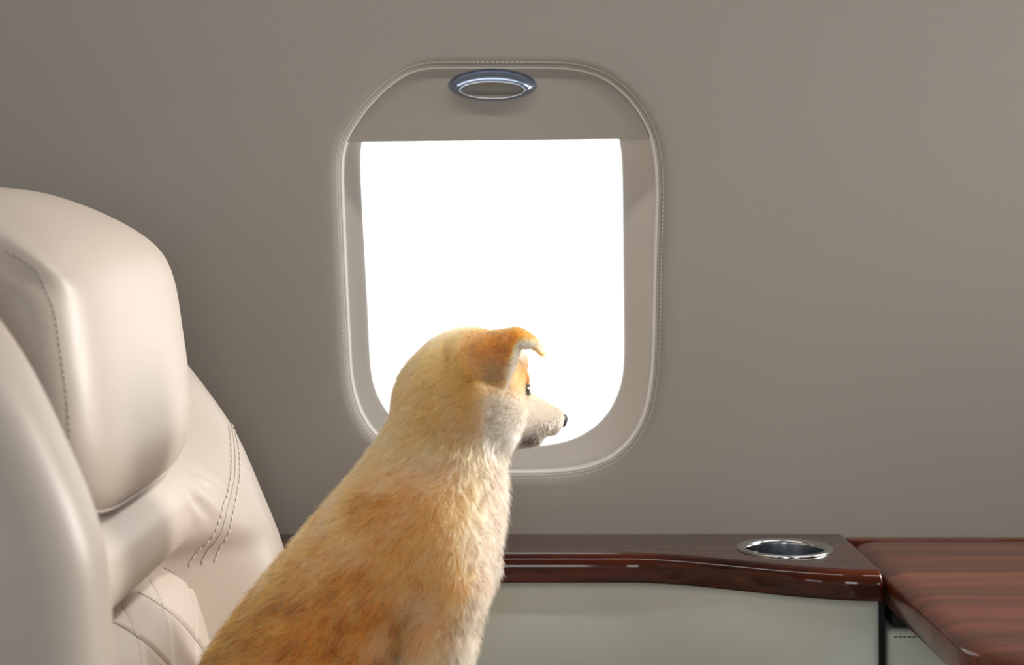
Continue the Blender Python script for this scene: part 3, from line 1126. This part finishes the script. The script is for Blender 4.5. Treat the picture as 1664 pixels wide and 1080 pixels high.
dog_root = empty('puppy', to_world([(600, 1268, 0)])[0])
tag(dog_root, 'tan and cream puppy with folded ears, sitting on the seat and looking out the window', 'dog')
DC = coat(DV, DN)


def attr_mat(name, rough, sheen=0.0):
    m_, nt_, b_ = new_mat(name)
    at_ = node(nt_, 'ShaderNodeAttribute', attribute_name='coat')
    nz = node(nt_, 'ShaderNodeTexNoise', Scale=500.0, Detail=2.0)
    mx_ = node(nt_, 'ShaderNodeMix', data_type='RGBA', blend_type='MULTIPLY'); mx_.inputs[0].default_value = 0.2
    nt_.links.new(at_.outputs['Color'], mx_.inputs[6]); nt_.links.new(nz.outputs['Fac'], mx_.inputs[7])
    nt_.links.new(mx_.outputs[2], b_.inputs['Base Color'])
    b_.inputs['Roughness'].default_value = rough
    return m_


M_SKIN = attr_mat('puppy_coat_ground', 0.85)
me = bpy.data.meshes.new('body')
me.from_pydata(to_world(DV).tolist(), [], DF.tolist())
a = me.color_attributes.new('coat', 'FLOAT_COLOR', 'POINT')
a.data.foreach_set('color', np.concatenate([DC, np.ones((len(DC), 1))], 1).astype(np.float32).ravel())
me.polygons.foreach_set('use_smooth', [True] * len(me.polygons))
me.materials.append(M_SKIN)
bm = bmesh.new(); bm.from_mesh(me); bmesh.ops.recalc_face_normals(bm, faces=bm.faces); bm.to_mesh(me); bm.free()
body = link('body', me, dog_root)

# eyes, nose, whiskers --------------------------------------------------------
M_EYE = plain('eye_dark_brown', rgba(34, 20, 12), 0.06, 0.0, 1.0)
M_NOSE = leather('nose_black', rgba(30, 28, 28), 0.35, 0.6, 1500, 0.05)
M_LID = plain('eyelid_dark', rgba(40, 28, 22), 0.5)


def ell_mesh(c, r, fwd=None, n=20):
    """Ellipsoid in head axes, returned in world space as rings."""
    rs = []
    for i in range(n + 1):
        ph = -math.pi / 2 + math.pi * i / n
        rs.append([head_to_body(c[0] + r[0] * math.cos(ph) * math.cos(t), c[1] + r[1] * math.cos(ph) * math.sin(t), c[2] + r[2] * math.sin(ph))
                   for t in np.linspace(0, 2 * math.pi, 28, endpoint=False)])
    return [list(to_world(np.array(q))) for q in rs]


EYE = (83.0, 40.0, 2.0)
for s in (1, -1):
    mb = MB(); mb.rings(ell_mesh((EYE[0], s * EYE[1], EYE[2]), (12.5, 12, 11.5)), True, True, True)
    eye = mb.build('eye', M_EYE, dog_root)
    ld = MB()
    for sg in (1, -1):
        pts = []
        for t in np.linspace(-1.25, 1.25, 15):
            f = np.array([0.72, 0.70 * s, 0]); f /= np.linalg.norm(f)
            sd = np.array([-f[1], f[0], 0])
            d = f * math.cos(t) * 0.93 + sd * math.sin(t) * 1.0
            pts.append(np.array([EYE[0], s * EYE[1], EYE[2]]) + 12.9 * d + np.array([0, 0, sg * 7.6 * math.cos(t)]))
        ld.tube(list(to_world(np.array([head_to_body(*q) for q in pts]))), 0.00085, 6)
    ld.build('eyelid', M_LID, eye)

mb = MB()
mb.rings(ell_mesh((184, 0, -58), (13, 15, 12.5)), True, True, True)
nose = mb.build('nose', M_NOSE, dog_root)
# nostrils and the cleft, as shallow dents
for v in nose.data.vertices:
    p = (np.array(v.co) - P0) / PS; p = np.array([p[0], -p[2], (v.co[1] - PY) / PS])
    hh = headf(p[None])[0]
    for s in (-1, 1):
        q = math.exp(-(((hh[1] - s * 9) / 4.0) ** 2 + ((hh[2] + 62) / 4.5) ** 2)) * (hh[0] > 184)
        v.co.x -= 0.0018 * q
    v.co.x -= 0.0008 * math.exp(-(hh[1] / 2) ** 2) * (hh[2] < -61) * (hh[0] > 184)

wk = MB()
for s in (1, -1):
    for i, (a_, c_, L_, dr) in enumerate([(140, -52, 46, -14), (134, -58, 52, -20), (128, -64, 52, -26), (124, -58, 60, -22), (142, -62, 40, -24), (116, -68, 56, -30)]):
        b0 = s * (26 if a_ > 130 else 31)
        p0 = np.array([a_, b0, c_]); pts = []
        for t in np.linspace(0, 1, 7):
            pts.append(p0 + np.array([-0.35 * L_ * t, s * 0.8 * L_ * t, dr * t * t]))
        wk.tube(list(to_world(np.array([head_to_body(*q) for q in pts]))), list(np.linspace(0.00016, 0.00005, 7)), 5)
whk = wk.build('whiskers', M_THREAD, dog_root)
tag(whk, kind='stuff')

# fur --------------------------------------------------------------------------
NH = 300000
tri = np.concatenate([DF[:, [0, 1, 2]], DF[:, [0, 2, 3]]])
A_, B_, C_ = DV[tri[:, 0]], DV[tri[:, 1]], DV[tri[:, 2]]
area = np.linalg.norm(np.cross(B_ - A_, C_ - A_), axis=1) * 0.5
cen = (A_ + B_ + C_) / 3
dens = np.where(cen[:, 1] < 740, 1.7, 1.0)
pk = R.choice(len(tri), NH, p=area * dens / (area * dens).sum())
u, v = R.rand(NH), R.rand(NH); fl = u + v > 1; u[fl], v[fl] = 1 - u[fl], 1 - v[fl]
root = A_[pk] + (B_[pk] - A_[pk]) * u[:, None] + (C_[pk] - A_[pk]) * v[:, None]
nrm = DN[tri[pk, 0]] * (1 - u - v)[:, None] + DN[tri[pk, 1]] * u[:, None] + DN[tri[pk, 2]] * v[:, None]
nrm /= np.linalg.norm(nrm, axis=1)[:, None]
h = headf(root)
bad = (np.linalg.norm((h - np.array([184, 0, -58])) / np.array([15, 17, 15]), axis=1) < 1)
for s in (1, -1): bad |= np.linalg.norm(h - np.array([EYE[0] + 6, s * (EYE[1] + 6), EYE[2]]), axis=1) < 11
bad |= (root[:, 1] > 1258)
root, nrm, h = root[~bad], nrm[~bad], h[~bad]
N = len(root)
x, y, w_ = root.T
em = ear_mask(root)
ear = sstep(14, 8, em)
# direction the coat lies in
flow = np.tile(np.array([-0.55, 0.83, 0.0]), (N, 1))
front = sstep(700, 780, x) * sstep(720, 780, y)
flow = flow * (1 - front)[:, None] + np.array([-0.12, 1.0, -0.05]) * front[:, None]
leg = sstep(930, 1000, y) * sstep(650, 680, x)
flow = flow * (1 - leg)[:, None] + np.array([-0.1, 1.0, 0.0]) * leg[:, None]
low = sstep(1000, 1150, y) * (1 - leg)
flow = flow * (1 - 0.5 * low)[:, None] + np.array([0.3, 1.0, 0.0]) * (0.5 * low)[:, None]
hd = np.maximum(sstep(735, 660, y), sstep(58, 80, h[:, 0]) * sstep(772, 752, y) * (np.abs(h[:, 1]) < 72))
away = root - head_to_body(170, 0, -40); away /= np.linalg.norm(away, axis=1)[:, None]
away = away + np.array([-0.1, 0.5, 0]) * sstep(40, -40, h[:, 0])[:, None]
flow = flow * (1 - hd)[:, None] + away * hd[:, None]
etip = np.array([1.0, -0.35, 0.1]); etip2 = np.array([0.75, 0.75, 0.0])
ef = np.where((x > 846)[:, None], etip2, etip)
ef = np.where((w_ > 30)[:, None], np.array([-0.2, -0.6, 0.6]), ef)
flow = flow * (1 - ear)[:, None] + ef * ear[:, None]
# tufts: neighbouring hairs lean the same way
tuft = np.stack([fbm(root, 0.045, 20 + k) - 0.5 for k in range(3)], 1) * 1.8 + np.stack([fbm(root, 0.12, 30 + k) - 0.5 for k in range(3)], 1) * 1.8
amt = np.where(y < 690, 0.45, 0.9) * (1 - ear) + 0.25 * ear
flow = flow + tuft * amt[:, None] + R.normal(0, 0.16, (N, 3))
flow -= nrm * (flow * nrm).sum(1)[:, None]
flow /= np.linalg.norm(flow, axis=1)[:, None] + 1e-9
face = hd * sstep(40, 80, h[:, 0])
length = 27 * (1 - hd) + 20 * hd
length = length * (1 - face) + 9 * face
length = length * (1 - ear) + 9 * ear
length = length * (1 - 0.45 * leg * sstep(1020, 1080, y))
muz = sstep(92, 120, h[:, 0]) * hd
length = length * (1 - 0.3 * muz)
length *= R.uniform(0.65, 1.15, N)
lift = np.radians(np.clip(R.normal(34, 10, N), 8, 70)) * (1 - 0.35 * face) * (1 - 0.3 * ear)
K = 5
pts = np.empty((N, K, 3))
cur = root.copy() - nrm * 1.0
pts[:, 0] = cur
for k in range(1, K):
    an = lift * (1.5 - 1.15 * (k - 1) / (K - 2))
    stp = flow * np.cos(an)[:, None] + nrm * np.sin(an)[:, None] + R.normal(0, 0.05, (N, 3))
    stp[:, 1] += 0.10 * k / K * (1 - hd)
    cur = cur + stp * (length / (K - 1))[:, None]
    pts[:, k] = cur
hc = coat(root, nrm)
pale_leg = sstep(960, 1020, y) * sstep(640, 672, x)
# sable: clumps of dark-tipped guard hairs over the back, few on the pale parts
sab = fbm(root * np.array([1, 1.0, 1]), 0.15, 50)
lum = hc.mean(1)
pd = 0.09 + 0.82 * sstep(0.55, 0.66, sab) * (0.6 + 0.4 * sstep(720, 850, y))
pd *= 0.12 + 0.88 * sstep(0.46, 0.36, lum) * (1 - 0.85 * face) * (1 - 0.7 * ear) * (1 - 0.85 * pale_leg)
isd = R.rand(N) < pd
pts[isd] = pts[isd][:, :1] + (pts[isd] - pts[isd][:, :1]) * 1.12
hc = hc * np.exp(R.normal(0, 0.15, N))[:, None]
pale_ = sstep(0.36, 0.50, hc.mean(1))[:, None]
hb_ = np.clip(hc, 0, 1) ** 0.80; hm_ = hb_.mean(1)[:, None]
hb_ = np.clip(hm_ + (hb_ - hm_) * 1.18, 0.01, 1) * np.array([1.0, 0.935, 0.92])          # hair strands take more colour than flat fabric for the same look
hc = hb_ * (1 - pale_) + hc * pale_
hc[isd] = hc[isd] * 0.12 + s2l((76, 47, 29)) * 0.7
hc = np.clip(hc, 0, 0.93)
fur = bpy.data.hair_curves.new('fur')
fur.add_curves([K] * N)
fur.attributes['position'].data.foreach_set('vector', to_world(pts.reshape(-1, 3)).astype(np.float32).ravel())
rad = fur.attributes.new('radius', 'FLOAT', 'POINT')
base_r = np.where(face > 0.5, 0.00010, 0.00013)
rad.data.foreach_set('value', ((base_r * np.where(isd, 1.25, 1.0))[:, None] * np.array([1.0, 1.0, 0.85, 0.6, 0.15])[None]).astype(np.float32).ravel())
ca = fur.attributes.new('coat', 'FLOAT_COLOR', 'CURVE')
ca.data.foreach_set('color', np.concatenate([hc, np.ones((N, 1))], 1).astype(np.float32).ravel())
m_, nt_, b_ = new_mat('puppy_fur'); M_FUR = m_
nt_.nodes.remove(b_)
hb = node(nt_, 'ShaderNodeBsdfHairPrincipled'); hb.parametrization = 'COLOR'
at_ = node(nt_, 'ShaderNodeAttribute', attribute_name='coat')
hb.inputs['Roughness'].default_value = 0.45
hb.inputs['Radial Roughness'].default_value = 0.6
nt_.links.new(at_.outputs['Color'], hb.inputs['Color'])
nt_.links.new(hb.outputs[0], nt_.nodes['Material Output'].inputs['Surface'])
fur.materials.append(M_FUR)
fo = link('fur', fur, body)
tag(fo, kind='stuff')
